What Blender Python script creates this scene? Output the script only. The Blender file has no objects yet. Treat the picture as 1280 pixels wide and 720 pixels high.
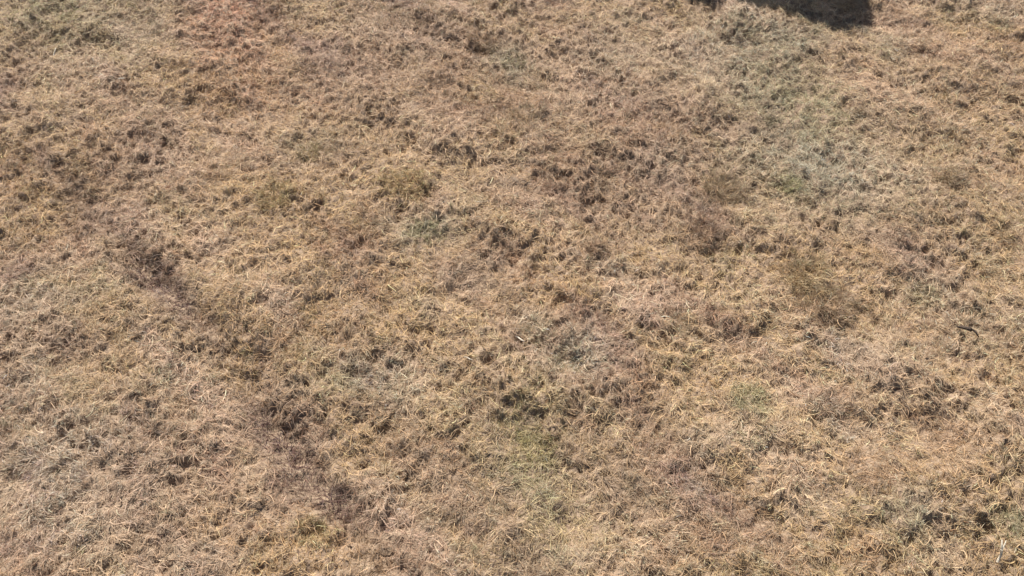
import bpy, math, random
import numpy as np
R = math.radians
rng = np.random.default_rng(11)
random.seed(5)
sc = bpy.context.scene
COL = sc.collection

# ------------------------------------------------------------------ camera
CAM_H = 9.6
PITCH = R(53.0)            # below the horizon
HFOV = R(65.0)
cam_d = bpy.data.cameras.new('camera'); cam = bpy.data.objects.new('camera', cam_d); COL.objects.link(cam)
cam.location = (0, 0, CAM_H)
cam.rotation_euler = (math.pi / 2 - PITCH, 0, 0)
cam_d.angle = HFOV
cam_d.clip_end = 2000
sc.camera = cam

# ------------------------------------------------------------------ sky, sun, exposure
SUN_EL = R(47.0)
SUN_AZ = R(-20.0)          # sun stands ahead of the camera (+Y), this much to the right (+)
w = bpy.data.worlds.new("World"); sc.world = w; w.use_nodes = True
nt = w.node_tree
sky = nt.nodes.new('ShaderNodeTexSky'); sky.sky_type = 'NISHITA'; sky.sun_disc = False
sky.sun_elevation = SUN_EL; sky.sun_rotation = SUN_AZ; sky.dust_density = 1.6; sky.air_density = 1.0
nt.links.new(sky.outputs[0], nt.nodes['Background'].inputs[0])
nt.nodes['Background'].inputs[1].default_value = 0.055
sd = bpy.data.lights.new('sun', 'SUN'); sd.energy = 5.0; sd.angle = R(0.5); sd.color = (1.0, 0.96, 0.92)
sun = bpy.data.objects.new('sun', sd); COL.objects.link(sun)
sun.rotation_euler = (-(math.pi / 2 - SUN_EL), 0, -SUN_AZ)
sun.location = (0, 0, 30)
vs = sc.view_settings
vs.view_transform = 'Standard'; vs.look = 'None'; vs.gamma = 1; vs.use_curve_mapping = False
vs.exposure = 0.66
sc.cycles.filter_width = 1.5

# ------------------------------------------------------------------ helpers
def at(px, py, z=0.0):
    """a pixel of the 1280x720 photograph -> its point on the field"""
    f = 640 / math.tan(HFOV / 2)
    a, b = (px - 640) / f, (360 - py) / f
    dy = math.cos(PITCH) + b * math.sin(PITCH)
    dz = -math.sin(PITCH) + b * math.cos(PITCH)
    t = (z - CAM_H) / dz
    return (a * t, dy * t)

def srgb(c):
    c = np.asarray(c, float) / 255
    return np.where(c <= .04045, c / 12.92, ((c + .055) / 1.055) ** 2.4)

_perm = np.random.default_rng(3).permutation(4096)
_grad = np.random.default_rng(4).uniform(-1, 1, 4096)
def vnoise(x, y, seed=0):
    x = np.asarray(x, float) + seed * 17.31; y = np.asarray(y, float) - seed * 9.17
    xi = np.floor(x).astype(int); yi = np.floor(y).astype(int)
    fx = x - xi; fy = y - yi
    fx = fx * fx * fx * (fx * (fx * 6 - 15) + 10); fy = fy * fy * fy * (fy * (fy * 6 - 15) + 10)
    def h(a, b): return _grad[(_perm[(a + _perm[b & 4095]) & 4095])]
    return ((h(xi, yi) * (1 - fx) + h(xi + 1, yi) * fx) * (1 - fy) + (h(xi, yi + 1) * (1 - fx) + h(xi + 1, yi + 1) * fx) * fy)
def fbm(x, y, seed=0, octv=4):
    s = 0; a = 1; tot = 0
    for i in range(octv):
        s = s + a * vnoise(x * 2 ** i, y * 2 ** i, seed + i * 3); tot += a; a *= .55
    return s / tot

def seg_dist(x, y, pts):
    d = np.full(np.shape(x), 1e9)
    for (ax, ay), (bx, by) in zip(pts[:-1], pts[1:]):
        vx, vy = bx - ax, by - ay
        t = np.clip(((x - ax) * vx + (y - ay) * vy) / (vx * vx + vy * vy + 1e-9), 0, 1)
        d = np.minimum(d, np.hypot(x - ax - t * vx, y - ay - t * vy))
    return d

# old wheel furrow running down the left of the field, a fainter one through the middle
FUR = [at(*p) for p in [(40, 175), (100, 250), (150, 308), (215, 368), (262, 415), (330, 520), (375, 575), (430, 640), (500, 730)]]
FUR2 = [at(*p) for p in [(375, 180), (530, 290), (640, 395), (700, 450), (775, 600), (800, 660)]]
FURW = [.30, .22]

# ground colouring: (pixel x, y, radius x, radius y, colour, strength)
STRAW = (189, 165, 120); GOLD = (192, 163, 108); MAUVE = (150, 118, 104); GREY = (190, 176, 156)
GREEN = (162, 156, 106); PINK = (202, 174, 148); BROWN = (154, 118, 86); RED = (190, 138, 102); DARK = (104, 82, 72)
GG = (160, 162, 134)
PATCH = [
 (50, 15, 60, 25, GREEN, .9), (150, 30, 120, 50, GG, .4), (20, 110, 50, 60, GOLD, .3), (275, 15, 40, 28, RED, .95), (290, 55, 50, 45, RED, .7), (330, 120, 60, 40, RED, .35),
 (210, 110, 40, 25, GOLD, .5), (170, 190, 60, 50, MAUVE, .6), (60, 255, 40, 25, GOLD, .6), (140, 265, 40, 20, MAUVE, .6),
 (0, 120, 25, 40, MAUVE, .8), (5, 340, 35, 40, MAUVE, .9), (40, 385, 60, 30, GREY, .6), (80, 430, 70, 30, MAUVE, .5), (30, 470, 40, 50, GREY, .4),
 (350, 250, 60, 28, GOLD, .8), (300, 215, 70, 30, BROWN, .3), (410, 165, 60, 40, GOLD, .6), (500, 240, 50, 26, GOLD, .95), (390, 190, 32, 18, GG, .7), (420, 200, 40, 16, BROWN, .7),
 (455, 80, 60, 60, PINK, .5), (530, 45, 60, 40, MAUVE, .5), (600, 55, 35, 14, BROWN, .9), (635, 68, 25, 14, GG, .8), (645, 85, 30, 14, GG, .7), (555, 100, 30, 14, BROWN, .8),
 (520, 90, 40, 22, STRAW, .5), (575, 140, 80, 10, BROWN, .8), (550, 178, 38, 25, PINK, .9), (620, 150, 25, 20, MAUVE, .5), (625, 170, 20, 35, GOLD, .5), (590, 200, 30, 15, GOLD, .5),
 (700, 60, 45, 30, BROWN, .4), (760, 60, 60, 35, GREY, .6), (745, 120, 60, 30, PINK, .7), (820, 140, 70, 30, MAUVE, .5), (800, 175, 40, 25, BROWN, .5), (835, 215, 40, 25, GREY, .5),
 (700, 215, 40, 20, BROWN, .6), (720, 240, 60, 12, BROWN, .6), (660, 260, 50, 20, PINK, .4), (850, 30, 50, 18, GOLD, .4), (920, 22, 40, 14, GREY, .8), (1000, 60, 40, 18, GG, .7),
 (880, 90, 60, 30, GREY, .6), (930, 110, 40, 30, GREY, .5), (1010, 125, 40, 28, GREEN, .7), (1000, 165, 30, 18, GREEN, .6), (960, 90, 45, 20, GG, .5), (1070, 90, 35, 35, RED, .45), (1110, 60, 40, 20, GG, .6),
 (1075, 130, 40, 35, PINK, .5), (1060, 215, 80, 40, GREY, .75), (985, 235, 22, 12, GREEN, .9), (990, 190, 40, 20, GREY, .5), (900, 240, 45, 30, BROWN, .6), (905, 225, 30, 20, GOLD, .6), (960, 245, 25, 25, GOLD, .5),
 (940, 160, 40, 12, MAUVE, .6), (880, 290, 30, 16, BROWN, .7), (830, 245, 30, 35, MAUVE, .4), (1160, 60, 60, 25, RED, .3), (1230, 15, 50, 14, GG, .4), (1200, 130, 80, 50, GOLD, .35),
 (1170, 90, 60, 40, PINK, .4), (1220, 235, 70, 20, BROWN, .6), (1110, 300, 50, 30, MAUVE, .55), (1150, 330, 60, 25, MAUVE, .4), (1240, 300, 50, 30, GOLD, .5),
 (1000, 330, 50, 30, GOLD, .7), (1020, 370, 55, 35, GOLD, .6), (1035, 395, 45, 20, BROWN, .6), (915, 320, 30, 14, GREEN, .5), (1070, 440, 40, 20, GREY, .7), (1160, 370, 30, 20, GG, .7), (1180, 395, 40, 20, PINK, .5),
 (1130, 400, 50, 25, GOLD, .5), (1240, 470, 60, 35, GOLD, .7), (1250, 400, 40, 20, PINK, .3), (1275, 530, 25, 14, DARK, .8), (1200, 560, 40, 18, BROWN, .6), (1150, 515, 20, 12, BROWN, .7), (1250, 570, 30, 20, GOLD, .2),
 (530, 290, 32, 18, GG, .95), (560, 285, 22, 14, GREEN, .4), (745, 315, 22, 10, BROWN, .8), (690, 300, 25, 15, GOLD, .6), (800, 380, 30, 15, PINK, .7), (820, 395, 30, 12, MAUVE, .5),
 (460, 300, 60, 30, BROWN, .3), (590, 350, 30, 15, GREY, .5), (680, 370, 40, 20, GOLD, .4), (720, 430, 20, 12, BROWN, .7), (660, 410, 28, 16, (212, 196, 168), .95), (702, 452, 52, 20, (212, 196, 168), .95), (745, 475, 30, 14, MAUVE, .45),
 (620, 330, 50, 20, MAUVE, .4), (420, 400, 70, 50, BROWN, .35), (480, 475, 50, 22, GREY, .9), (475, 445, 40, 14, PINK, .5), (300, 370, 30, 60, GOLD, .5), (340, 340, 30, 40, GOLD, .3),
 (155, 395, 45, 25, GOLD, .6), (130, 480, 25, 22, GOLD, .7), (205, 540, 35, 40, BROWN, .6), (60, 580, 70, 60, GREY, .5), (100, 660, 60, 40, GREY, .3), (0, 700, 25, 30, MAUVE, .6), (150, 550, 50, 50, GREY, .4), (250, 700, 50, 20, GREY, .6),
 (290, 540, 40, 30, PINK, .5), (320, 600, 40, 25, STRAW, .8), (395, 665, 25, 20, GOLD, .95), (440, 560, 40, 25, GOLD, .8), (400, 480, 40, 25, GREEN, .4), (365, 570, 35, 35, MAUVE, .7), (430, 620, 35, 30, MAUVE, .7),
 (560, 470, 35, 25, GOLD, .5), (665, 560, 28, 60, GREEN, .85), (660, 520, 30, 30, GOLD, .5), (690, 640, 40, 20, GREEN, .4), (560, 560, 40, 30, BROWN, .4), (540, 640, 60, 30, MAUVE, .4), (700, 700, 40, 20, GG, .6),
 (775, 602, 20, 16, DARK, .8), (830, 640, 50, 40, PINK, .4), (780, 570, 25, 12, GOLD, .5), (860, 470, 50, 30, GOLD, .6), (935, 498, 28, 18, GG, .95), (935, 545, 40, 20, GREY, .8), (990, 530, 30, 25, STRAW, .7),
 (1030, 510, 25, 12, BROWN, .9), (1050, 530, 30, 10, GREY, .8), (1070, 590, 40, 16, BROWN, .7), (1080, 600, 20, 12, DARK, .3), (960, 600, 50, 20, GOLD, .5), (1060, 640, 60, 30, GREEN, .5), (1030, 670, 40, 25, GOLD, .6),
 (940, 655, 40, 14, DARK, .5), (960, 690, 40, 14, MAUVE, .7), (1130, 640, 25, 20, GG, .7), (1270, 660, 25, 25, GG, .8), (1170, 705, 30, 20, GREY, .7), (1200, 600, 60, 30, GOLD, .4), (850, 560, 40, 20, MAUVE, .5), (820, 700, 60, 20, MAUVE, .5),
 (960, 715, 60, 12, GREEN, .5), (1000, 455, 40, 20, GOLD, .3),
 (670, 590, 80, 90, GREEN, .4), (560, 120, 200, 60, BROWN, .3), (210, 600, 150, 90, MAUVE, .35), (800, 230, 120, 50, MAUVE, .3), (1200, 420, 120, 60, GREY, .3), (480, 690, 150, 40, BROWN, .35), (1190, 250, 120, 120, STRAW, .3),
 (960, 40, 90, 22, GG, .55), (970, 120, 75, 40, GG, .45), (1000, 190, 70, 40, GG, .45), (1040, 230, 110, 50, GG, .5), (1010, 110, 110, 50, GREEN, .25), (350, 230, 120, 40, GOLD, .4), (480, 200, 100, 50, GOLD, .35), (100, 620, 150, 90, GREY, .35), (880, 60, 60, 25, GREY, .4),
]
PW = []
for (px, py, rx, ry, c, s) in PATCH:
    x, y = at(px, py); x2, _ = at(px + rx, py); _, ya = at(px, py - ry); _, yb = at(px, py + ry)
    PW.append((x, y, abs(x2 - x), abs(ya - yb) / 2, srgb(c), s))

def worn(x, y):
    """the furrow is only clear in two short stretches"""
    (ax, ay), (bx, by) = at(205, 358), at(365, 570)
    return np.maximum(np.maximum(1.15 * np.exp(-((x - ax) ** 2 + (y - ay) ** 2) / 1.9), 1.6 * np.exp(-((x - bx) ** 2 + (y - by) ** 2) / 1.9)), .4)

def mute(c, k=.20):
    return c * (1 - k) + (c @ np.array([.3, .59, .11]))[..., None] * k * np.array([.985, 1.01, 1.0])

def field_color(x, y):
    n1 = fbm(x * .45, y * .45, 1, 3); u, v = along(x, y); n2 = fbm(u * .45, v * 1.3, 5, 4); n3 = fbm(u * 1.0, v * 2.6, 9, 4)
    c = np.tile(srgb(STRAW), (len(x), 1))
    def mix(c, col, t): t = np.clip(t, 0, 1)[:, None]; return c * (1 - t) + srgb(col) * t
    c = mix(c, GOLD, n1 * 1.6 + .25); c = mix(c, PINK, n2 * 1.8 - .1); c = mix(c, MAUVE, -n2 * 1.6 - .1)
    c = mix(c, BROWN, n3 * 1.6 - .2); c = mix(c, GG, -n3 * 1.2 - .45)
    jx = fbm(x * 2.3, y * 2.3, 21, 3) * .35; jy = fbm(x * 2.3, y * 2.3, 31, 3) * .35
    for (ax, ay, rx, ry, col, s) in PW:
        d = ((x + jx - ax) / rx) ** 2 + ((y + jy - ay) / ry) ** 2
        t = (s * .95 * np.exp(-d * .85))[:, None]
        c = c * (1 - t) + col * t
    for pts, wd, s in ((FUR, .27, 1.0), (FUR2, .25, .2)):
        d = seg_dist(x + jx * .35, y + jy * .35, pts)
        t = (s * np.exp(-(d / wd) ** 2) * np.clip(worn(x, y) + fbm(x * .9, y * .9, 41, 2) * .35, .2, 1))[:, None]
        c = c * (1 - t) + srgb((80, 48, 45)) * t
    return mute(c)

def along(x, y):
    """coordinates along and across the old mowing rows"""
    dx, dy = FUR[-1][0] - FUR[0][0], FUR[-1][1] - FUR[0][1]; l = math.hypot(dx, dy); dx /= l; dy /= l
    return x * dx + y * dy, -x * dy + y * dx

def height(x, y):
    fade = np.exp(-(np.maximum(np.hypot(x, y - 7) - 25, 0) / 30) ** 2)
    h = .16 * fbm(x * .35, y * .35, 51, 2) + .13 * fbm(x * 1.1, y * 1.1, 55, 2) + .04 * fbm(x * 2.9, y * 2.9, 61, 2) + .035 * fbm(x * 6, y * 6, 67, 1) + np.clip(.05 + .07 * fbm(x * 1.2, y * 1.2, 97, 2), .028, .07) * (fbm(x * 9, y * 9 + fbm(x * 3, y * 3, 98, 1), 69, 1) * .5 + fbm(x * 17, y * 17, 70, 1) * 1.0)
    u, v = along(x, y); h = h + .07 * fbm(u * .5, v * 2.0, 93, 2)
    d = seg_dist(x, y, FUR); h = h - .22 * np.minimum(worn(x, y), 1.1) * np.exp(-(d / .2) ** 2)
    d = seg_dist(x, y, FUR2); h = h - .06 * np.exp(-(d / .25) ** 2)
    return h * fade

def new_mesh(name, verts, faces, mat, parent=None, cols=None, smooth=False):
    """verts (N,3) array, faces (M,4) or (M,3) array -> one linked mesh object"""
    me = bpy.data.meshes.new(name)
    k = faces.shape[1]
    me.vertices.add(len(verts)); me.vertices.foreach_set('co', np.ascontiguousarray(verts, np.float32).ravel())
    me.loops.add(faces.size); me.loops.foreach_set('vertex_index', np.ascontiguousarray(faces, np.int32).ravel())
    me.polygons.add(len(faces)); me.polygons.foreach_set('loop_start', np.arange(0, faces.size, k, dtype=np.int32))
    if smooth: me.polygons.foreach_set('use_smooth', np.ones(len(faces), bool))
    if cols is not None:
        a = me.color_attributes.new('tint', 'FLOAT_COLOR', 'POINT')
        a.data.foreach_set('color', np.concatenate([cols, np.ones((len(cols), 1))], 1).astype(np.float32).ravel())
    me.update(calc_edges=True)
    me.materials.append(mat)
    o = bpy.data.objects.new(name, me); COL.objects.link(o); o.parent = parent
    return o
def tag(o, label=None, cat=None, group=None, kind=None):
    if label: o['label'] = label
    if cat: o['category'] = cat
    if group: o['group'] = group
    if kind: o['kind'] = kind
    return o

# ------------------------------------------------------------------ materials
def mat_blade(name, transl=.2, rough=.55, spec=.35):
    m = bpy.data.materials.new(name); m.use_nodes = True; n = m.node_tree; n.nodes.clear()
    out = n.nodes.new('ShaderNodeOutputMaterial'); mix = n.nodes.new('ShaderNodeMixShader'); mix.inputs[0].default_value = transl
    p = n.nodes.new('ShaderNodeBsdfPrincipled'); p.inputs['Roughness'].default_value = rough; p.inputs['Specular IOR Level'].default_value = spec
    t = n.nodes.new('ShaderNodeBsdfTranslucent'); a = n.nodes.new('ShaderNodeVertexColor'); a.layer_name = 'tint'
    n.links.new(a.outputs[0], p.inputs['Base Color']); n.links.new(a.outputs[0], t.inputs[0])
    n.links.new(p.outputs[0], mix.inputs[1]); n.links.new(t.outputs[0], mix.inputs[2]); n.links.new(mix.outputs[0], out.inputs[0])
    return m
def mat_noise(name, c1, c2, scale=20, rough=.9, bump=.5, bscale=60):
    m = bpy.data.materials.new(name); m.use_nodes = True; n = m.node_tree; p = n.nodes['Principled BSDF']
    g = n.nodes.new('ShaderNodeNewGeometry')
    t = n.nodes.new('ShaderNodeTexNoise'); t.inputs['Scale'].default_value = scale; t.inputs['Detail'].default_value = 6
    r = n.nodes.new('ShaderNodeValToRGB'); r.color_ramp.elements[0].color = (*c1, 1); r.color_ramp.elements[1].color = (*c2, 1)
    r.color_ramp.elements[0].position = .35; r.color_ramp.elements[1].position = .65
    b = n.nodes.new('ShaderNodeBump'); b.inputs['Strength'].default_value = bump; b.inputs['Distance'].default_value = .02
    t2 = n.nodes.new('ShaderNodeTexNoise'); t2.inputs['Scale'].default_value = bscale; t2.inputs['Detail'].default_value = 8
    n.links.new(g.outputs['Position'], t.inputs['Vector']); n.links.new(g.outputs['Position'], t2.inputs['Vector'])
    n.links.new(t.outputs[0], r.inputs[0]); n.links.new(r.outputs[0], p.inputs['Base Color'])
    n.links.new(t2.outputs[0], b.inputs['Height']); n.links.new(b.outputs[0], p.inputs['Normal'])
    p.inputs['Roughness'].default_value = rough
    return m
M_GRASS = mat_blade('dry_grass_blades')
M_SOIL = mat_noise('soil_and_litter', (.19, .125, .08), (.38, .275, .18), scale=14, bump=.8, bscale=50)
M_BARK = mat_noise('bark', (.10, .08, .06), (.2, .16, .12), 12)
M_PALE = mat_noise('bleached_stalk', (.55, .48, .36), (.72, .64, .50), 40, bump=.3, rough=.7)
M_DARK = mat_noise('weathered_bark', (.045, .03, .02), (.11, .075, .05), 40)

# ------------------------------------------------------------------ ground sheet
def axis(lo, hi, step, far):
    core = np.arange(lo, hi + step / 2, step); out = []; s = step; v = hi
    while v < far: s *= 1.35; v += s; out.append(v)
    neg = []; s = step; v = lo
    while v > -far: s *= 1.35; v -= s; neg.append(v)
    return np.array(neg[::-1] + list(core) + out)
gx = axis(-13.5, 13.5, .045, 900); gy = axis(1, 17, .045, 900)
X, Y = np.meshgrid(gx, gy); xf, yf = X.ravel(), Y.ravel()
V = np.stack([xf, yf, height(xf, yf)], 1)
nx, ny = len(gx), len(gy)
ii = (np.arange(ny - 1)[:, None] * nx + np.arange(nx - 1)[None]).ravel()
F = np.stack([ii, ii + 1, ii + nx + 1, ii + nx], 1)
tag(new_mesh('ground', V, F, M_SOIL, smooth=True), kind='structure')

# ------------------------------------------------------------------ grass blades
SEG = 4
def blades(root, az, L, wid, th0, th1, curl, col, roll):
    """ribbons that leave the ground at elevation th0, bend to th1 and swing sideways by curl"""
    n = len(L); T = SEG + 1
    P = np.empty((n, T, 3)); P[:, 0] = root
    W = np.empty((n, T, 3))
    for k in range(T):
        t = k / SEG
        el = th0 + (th1 - th0) * t ** .8; a = az + curl * t
        d = np.stack([np.cos(el) * np.cos(a), np.cos(el) * np.sin(a), np.sin(el)], 1)
        if k < SEG: P[:, k + 1] = P[:, k] + d * (L / SEG)[:, None]
        side = np.stack([-np.sin(a), np.cos(a), np.zeros(n)], 1); up = np.cross(d, side)
        W[:, k] = (side * np.cos(roll)[:, None] + up * np.sin(roll)[:, None]) * (wid * (1 - .75 * t ** 1.5) * .5)[:, None]
    g = height(P[:, 1:, 0].ravel(), P[:, 1:, 1].ravel()).reshape(n, T - 1) + .008
    P[:, 1:, 2] = np.maximum(P[:, 1:, 2], g)
    V = np.empty((n, T, 2, 3)); V[:, :, 0] = P - W; V[:, :, 1] = P + W
    b = (np.arange(n) * T * 2)[:, None]; k = (np.arange(SEG) * 2)[None]
    F = np.stack([b + k, b + k + 1, b + k + 3, b + k + 2], 2).reshape(-1, 4)
    C = np.repeat(col, T * 2, 0)
    return V.reshape(-1, 3), F, C

def flow(x, y):
    """direction in which the lodged grass lies"""
    return fbm(x * .35, y * .35, 71, 2) * 5.5 + fbm(x * 1.3, y * 1.3, 77, 2) * 3.2 - .3

def in_view(x, y, m=1.1):
    half = 5.1 + y * .415 + m
    return (np.abs(x) < half) & (y > 2.9 - m) & (y < 14.9 + m)

DENS = 120
N = int(27 * 14.4 * DENS)
cx = rng.uniform(-13.5, 13.5, N); cy = rng.uniform(1.7, 16.1, N)
k = in_view(cx, cy); cx, cy = cx[k], cy[k]
vig = np.clip(1 + .9 * fbm(cx * .9, cy * .9, 81, 3) + .7 * fbm(cx * 2.6, cy * 2.6, 85, 2) + rng.normal(0, .18, len(cx)), .35, 1.9)
dF = np.minimum(seg_dist(cx, cy, FUR), seg_dist(cx, cy, FUR2) + .12)
vig *= 1 - .55 * worn(cx, cy) * np.exp(-(dF / .22) ** 2)
size = rng.uniform(.018, .048, len(cx)) * (0.7 + .45 * vig)
az_c = flow(cx, cy) + rng.normal(0, .75, len(cx))
radial = rng.random(len(cx)) < .35
col_c = field_color(cx, cy) * np.exp(rng.normal(0, .13, len(cx)))[:, None]
col_c *= 1 + rng.normal(0, .04, (len(cx), 3))
NB = (12 + 12 * vig).astype(int)
idx = np.repeat(np.arange(len(cx)), NB); n = len(idx)
off = rng.normal(0, 1, (n, 2)) * size[idx][:, None]
rx, ry = cx[idx] + off[:, 0], cy[idx] + off[:, 1]
a_r = np.arctan2(off[:, 1], off[:, 0])
az = np.where(radial[idx], a_r + rng.normal(0, .5, n), az_c[idx] + rng.normal(0, .55, n))
L = rng.uniform(.032, .105, n) * (1 - .3 * np.clip(worn(cx, cy), 0, 1) * np.exp(-(seg_dist(cx, cy, FUR) / .3) ** 2))[idx] * (.5 + .5 * vig[idx])
th0 = rng.uniform(R(25), R(80), n); th1 = rng.uniform(R(-55), R(30), n)
curl = rng.normal(0, .6, n)
wid = rng.uniform(.003, .0066, n)
roll = rng.normal(0, .7, n)
bc = col_c[idx] * np.exp(rng.normal(0, .36, n))[:, None]
wf = np.clip(worn(cx, cy), 0, 1) * np.exp(-(seg_dist(cx, cy, FUR) / .3) ** 2)
old = rng.random(n) < .18 * (1 - wf[idx])                                   # bleached or weathered stems among the rest
bc[old] = bc[old] * .45 + srgb((222, 205, 176)) * .55
drk = rng.random(n) < .17
bc[drk] *= np.array([.52, .36, .27])
root = np.stack([rx, ry, height(rx, ry) - .01], 1)
Vg, Fg, Cg = blades(root, az, L, wid, th0, th1, curl, np.clip(bc, .01, .85), roll)
print('blades', n, 'verts', len(Vg))
tag(new_mesh('dry_grass', Vg, Fg, M_GRASS, cols=Cg), 'matted dry straw coloured grass covering the whole field', 'grass', kind='stuff')

# flat lying thatch that covers most of the soil
n = 300000
tx = rng.uniform(-13.5, 13.5, n); ty = rng.uniform(1.7, 16.1, n); k = in_view(tx, ty); tx, ty = tx[k], ty[k]; n = len(tx)
tc = field_color(tx, ty) * np.array([1.05, .93, .82]) * np.exp(rng.normal(-.05, .3, n))[:, None]
Vt, Ft, Ct = blades(np.stack([tx, ty, height(tx, ty) + rng.uniform(.002, .03, n)], 1), flow(tx, ty) + rng.normal(0, 1.2, n), rng.uniform(.06, .2, n), rng.uniform(.004, .009, n),
                    rng.uniform(R(-5), R(25), n), rng.uniform(R(-25), R(5), n), rng.normal(0, .8, n), np.clip(tc, .01, .8), rng.normal(0, .4, n))
tag(new_mesh('straw_litter', Vt, Ft, M_GRASS, cols=Ct), 'flattened dead straw lying on the soil under the grass', 'straw', kind='stuff')

# ------------------------------------------------------------------ tussocks and weed patches one can tell apart
def tussock(name, px, py, rad, hgt, nb, c, label, cat, group=None, lean=0., dark=.0, fine=1.):
    x, y = at(px, py); z = float(height(np.array([x]), np.array([y]))[0])
    ng = int(nb / 9); g = np.repeat(np.arange(ng), 16); nb = len(g)       # small sprigs, each with its own lean and tone
    gr = rad * 1.25 * np.sqrt(rng.random(ng)) * rng.uniform(.5, 1, ng); ga = rng.uniform(0, 2 * math.pi, ng)
    gx_, gy_ = gr * np.cos(ga) * 1.15, gr * np.sin(ga)
    root = np.stack([gx_[g] + rng.normal(0, .022, nb), gy_[g] + rng.normal(0, .022, nb), np.zeros(nb)], 1)
    a = (ga + rng.normal(0, 1.1, ng))[g]; tone = np.exp(rng.normal(0, .22, ng))[g]
    gz = height(root[:, 0] + x, root[:, 1] + y)
    root[:, 0] += x; root[:, 1] += y; root[:, 2] = gz - .01
    L = hgt * .5 * rng.uniform(.5, 1.3, nb)
    az = a + rng.normal(0, .6, nb)
    base = srgb(c)[None] * .3 + field_color(np.array([x]), np.array([y])) * .7
    if fine > 1: base = base * np.array([1.10, 1.0, .80])
    col = mute(base, .12) * (tone * np.exp(rng.normal(0, .34, nb)))[:, None] * (1 + rng.normal(0, .04, (nb, 3)))
    V, F, C = blades(root, az, L, rng.uniform(.003, .0066, nb) * fine, rng.uniform(R(40), R(88), nb), rng.uniform(R(-30), R(50), nb), rng.normal(0, .7, nb), np.clip(col, .01, .8), rng.normal(0, .8, nb))
    V = V - np.array([x, y, z])
    o = new_mesh(name, V, F, M_GRASS, cols=C); o.location = (x, y, z)
    return tag(o, label, cat, group)
TG = 'golden brown grass tussocks'
for (px, py, rad, h, nb, c, lab) in [
 (905, 236, .33, .34, 1100, (164, 134, 96), 'golden brown domed grass tussock, the rounder one nearest the dark shadow'),
 (1005, 345, .36, .34, 1200, (172, 142, 98), 'large golden grass tussock right of centre, leaning with pale tips'),
 (1032, 388, .36, .30, 1100, (146, 116, 84), 'brown grass tussock touching the lower right side of the large golden one'),
 (744, 318, .15, .26, 380, (158, 124, 78), 'small brown upright grass tuft with a dark hollow below, just right of centre'),
 (965, 152, .11, .22, 260, (150, 118, 76), 'tiny brown grass tuft on the grey green strip below the dark shadow'),
 (602, 52, .30, .26, 800, (156, 126, 86), 'brown grass tussock near the top edge, left of the grey green tuft'),
 (510, 238, .34, .26, 900, (186, 160, 92), 'yellowest grass tussock, in the upper middle of the field'),
 (345, 250, .30, .26, 760, (176, 154, 94), 'yellow grass tussock between the furrow and the yellowest tussock'),
 (1030, 510, .17, .24, 420, (150, 118, 90), 'brown tuft with a pale rim beside the grey green weeds in the lower right'),
 (395, 662, .20, .24, 520, (192, 168, 100), 'bright yellow tuft at the lower end of the furrow'),
 (880, 292, .24, .26, 600, (142, 110, 78), 'dark brown tussock directly below the domed golden one'),
 (1185, 228, .22, .26, 560, (150, 116, 80), 'brown tussock near the right edge of the field'),
 (850, 405, .16, .22, 380, (138, 108, 84), 'low dark brown tuft right of the ashen weeds'),
 (660, 150, .24, .24, 560, (150, 120, 84), 'brown tussock in the upper middle with no yellow in it')]:
    tussock('grass_tussock', px, py, rad, h, nb, c, lab, 'grass tussock', TG)
WG = 'grey green weed patches'
for (px, py, rad, h, nb, c, lab) in [
 (530, 290, .26, .15, 900, (154, 152, 118), 'round grey green weed patch just left of centre'),
 (935, 500, .24, .17, 900, (156, 154, 120), 'grey green weed patch in the lower right, beside the brown tuft with a pale rim'),
 (938, 545, .24, .13, 700, (172, 170, 150), 'pale grey bleached weed patch just below the grey green one'),
 (672, 418, .26, .15, 900, (206, 198, 182), 'ashen grey weed patch at centre, its upper end by the pale stick'),
 (706, 452, .26, .14, 900, (198, 188, 174), 'ashen grey weed patch at centre, its lower end'),
 (482, 478, .32, .13, 1000, (184, 178, 160), 'pale bleached weed patch left of centre'),
 (640, 76, .24, .16, 700, (140, 144, 120), 'grey green tuft near the top edge beside a brown tussock'),
 (388, 190, .24, .16, 640, (132, 132, 106), 'dark grey green weed patch in the upper left'),
 (1160, 370, .22, .13, 600, (160, 156, 130), 'grey green weed patch near the right edge above the dark bark piece'),
 (985, 235, .16, .14, 420, (142, 152, 96), 'small green weed patch right of the domed golden tussock'),
 (1270, 660, .24, .16, 700, (154, 152, 122), 'grey green weed patch at the right edge behind the white broken stalk'),
 (668, 560, .26, .14, 900, (156, 152, 100), 'olive green weed patch in the lower middle')]:
    tussock('weed_patch', px, py, rad, h, nb, c, lab, 'weeds', WG, fine=1.1)

# ------------------------------------------------------------------ small finds in the grass
def tube(pts, rad, nseg=8):
    pts = np.array(pts, float); V = []; F = []
    for i, p in enumerate(pts):
        d = pts[min(i + 1, len(pts) - 1)] - pts[max(i - 1, 0)]; d /= np.linalg.norm(d)
        u = np.cross(d, [0.3, .2, 1.0] if abs(d[2]) < .9 else [1, 0, 0]); u /= np.linalg.norm(u); v = np.cross(d, u)
        for j in range(nseg):
            a = 2 * math.pi * j / nseg
            V.append(p + rad[i] * (1 + .12 * math.sin(3 * a + i)) * (math.cos(a) * u + math.sin(a) * v))
    for i in range(len(pts) - 1):
        for j in range(nseg):
            F.append([i * nseg + j, i * nseg + (j + 1) % nseg, (i + 1) * nseg + (j + 1) % nseg, (i + 1) * nseg + j])
    for base, c in ((0, pts[0]), ((len(pts) - 1) * nseg, pts[-1])):
        V.append(c); ci = len(V) - 1
        for j in range(0, nseg, 2): F.append([ci, base + j, base + (j + 1) % nseg, base + (j + 2) % nseg])
    return np.array(V), np.array(F)
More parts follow.
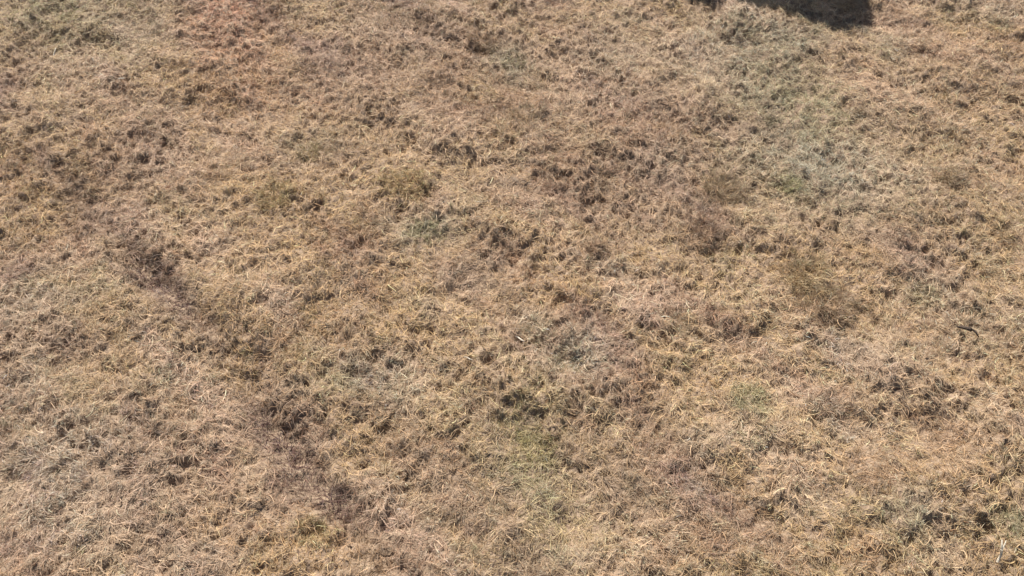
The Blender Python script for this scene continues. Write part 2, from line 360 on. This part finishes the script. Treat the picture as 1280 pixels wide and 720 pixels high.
def join(parts):
    V = []; F = []; b = 0
    for v, f in parts: V.append(v); F.append(f + b); b += len(v)
    return np.concatenate(V), np.concatenate(F)
def place(o, px, py, dz=0.):
    x, y = at(px, py); o.location = (x, y, float(height(np.array([x]), np.array([y]))[0]) + dz); return o

V, F = join([tube([(0, 0, -.03), (.004, .05, .10), (-.004, .12, .20), (-.02, .19, .28)], [.016, .016, .015, .006]),
             tube([(-.002, .09, .17), (.02, .14, .24), (.030, .18, .29)], [.011, .009, .004]),
             tube([(0, .05, .10), (-.03, .07, .17), (-.05, .08, .22)], [.009, .007, .003])])
V = V * .88
o = place(new_mesh('dry_stalk', V, F, M_PALE, smooth=True), 1247, 702, .06)
tag(o, 'whitish broken forked stalk standing upright in the lower right corner', 'stalk')
def stick(px, py, ang, ln, r, name, label, cat, m, dz=.11, tilt=.1):
    c, s = math.cos(ang) * ln / 2, math.sin(ang) * ln / 2
    pts = [(-c, -s, 0), (-c * .4, -s * .4 + .008, tilt * ln * .35), (c * .3, s * .3 - .004, tilt * ln * .6), (c, s, tilt * ln)]
    V, F = tube(pts, [r * .7, r, r * .95, r * .4]); o = place(new_mesh(name, V, F, m, smooth=True), px, py, dz); return tag(o, label, cat)
stick(650, 427, -.65, .16, .011, 'stick', 'short pale stick lying on the ashen weeds at centre', 'stick', M_PALE)
stick(586, 453, -.45, .15, .008, 'stick', 'thin pale straw stick lying left of the ashen weeds', 'stick', M_PALE)
stick(72, 71, 1.3, .13, .013, 'stick', 'white splinter stuck in the grass in the upper left', 'stick', M_PALE, tilt=.6)
stick(155, 104, .05, .14, .009, 'stick', 'small pale stick lying level in the upper left, right of the white splinter', 'stick', M_PALE)
stick(1248, 10, .35, .2, .010, 'stick', 'pale bent stick lying near the upper right corner', 'stick', M_PALE)
# dark curled piece of bark
V, F = join([tube([(-.17, .03, .02), (-.08, .01, .035), (.02, -.015, .02), (.05, -.03, 0)], [.008, .024, .026, .010]),
             tube([(.03, -.0, .03), (.09, -.06, .03), (.13, -.12, .0)], [.012, .020, .006])])
V = V * np.array([.9, 1.1, 1.0])
tag(place(new_mesh('bark_piece', V, F, M_DARK, smooth=True), 1204, 418, .12), 'dark brown curled piece of bark lying near the right edge', 'bark')

# ------------------------------------------------------------------ the tree beyond the top edge whose shadow reaches into the field
def tree(x, y, lobes, trunk_h, label):
    root = bpy.data.objects.new('tree', None); COL.objects.link(root); root.location = (x, y, 0)
    tag(root, label, 'tree')
    parts = [tube([(0, 0, -.1), (.05, 0, 1.0), (-.04, .05, 2.2), (0, 0, trunk_h)], [.24, .17, .13, .05], 12)]
    for (lx, ly, lz, lr) in lobes:
        parts.append(tube([(0, 0, trunk_h * .45), (lx * .4, ly * .4, trunk_h * .45 + (lz - trunk_h * .45) * .55), (lx, ly, lz)], [.09, .05, .015]))
    V, F = join(parts); new_mesh('trunk', V, F, M_BARK, root, smooth=True)
    Vs = []; Cs = []
    for (lx, ly, lz, lr) in lobes:
        m = int(13000 * lr ** 2)
        d = rng.normal(0, 1, (m, 3)); d /= np.linalg.norm(d, axis=1)[:, None]
        r = lr * rng.random(m) ** .55 * (1 + .12 * np.sin(d[:, 0] * 7 + lx) * np.cos(d[:, 1] * 6))
        c = d * r[:, None] * np.array([1, 1, .8]) + np.array([lx, ly, lz])
        u = rng.normal(0, 1, (m, 3)); u /= np.linalg.norm(u, axis=1)[:, None]; v = np.cross(u, rng.normal(0, 1, (m, 3))); v /= np.linalg.norm(v, axis=1)[:, None]
        s = rng.uniform(.03, .055, m)[:, None]
        Vs.append(np.stack([c - u * s * 1.6, c - v * s * .7, c + u * s * 1.6, c + v * s * .7], 1)); Cs.append(np.repeat(srgb((88, 104, 58))[None] * np.exp(rng.normal(0, .2, m))[:, None], 4, 0))
    Vc = np.concatenate(Vs).reshape(-1, 3); Fc = np.arange(len(Vc)).reshape(-1, 4)
    new_mesh('crown', Vc, Fc, M_GRASS, root, cols=np.clip(np.concatenate(Cs), 0, 1))
k = 1 / math.tan(SUN_EL); dxs, dys = math.sin(SUN_AZ), math.cos(SUN_AZ)
def lob(px, py, z, r, tx, ty):        # a lobe whose shadow centre falls on that point of the field
    x, y = at(px, py); return (x + dxs * k * z - tx, y + dys * k * z - ty, z, r)
tx0, ty0 = at(1010, -60); tx0 += dxs * k * 7.0; ty0 += dys * k * 7.0
LOBES = [(1034, 8, 6.6, .68), (1004, 0, 7.2, .72), (1046, -2, 6.9, .62), (1010, -30, 7.6, 1.1), (930, -9, 6.0, .56), (884, -11, 5.8, .56), (966, -8, 6.4, .62), (1000, -80, 7.2, 1.2), (1045, -66, 7.4, .9), (930, -66, 6.6, 1.0)]
tree(tx0, ty0, [lob(*l, tx0, ty0) for l in LOBES], 7.2,
     'broadleaf tree standing beyond the top edge, its shadow on the grass')
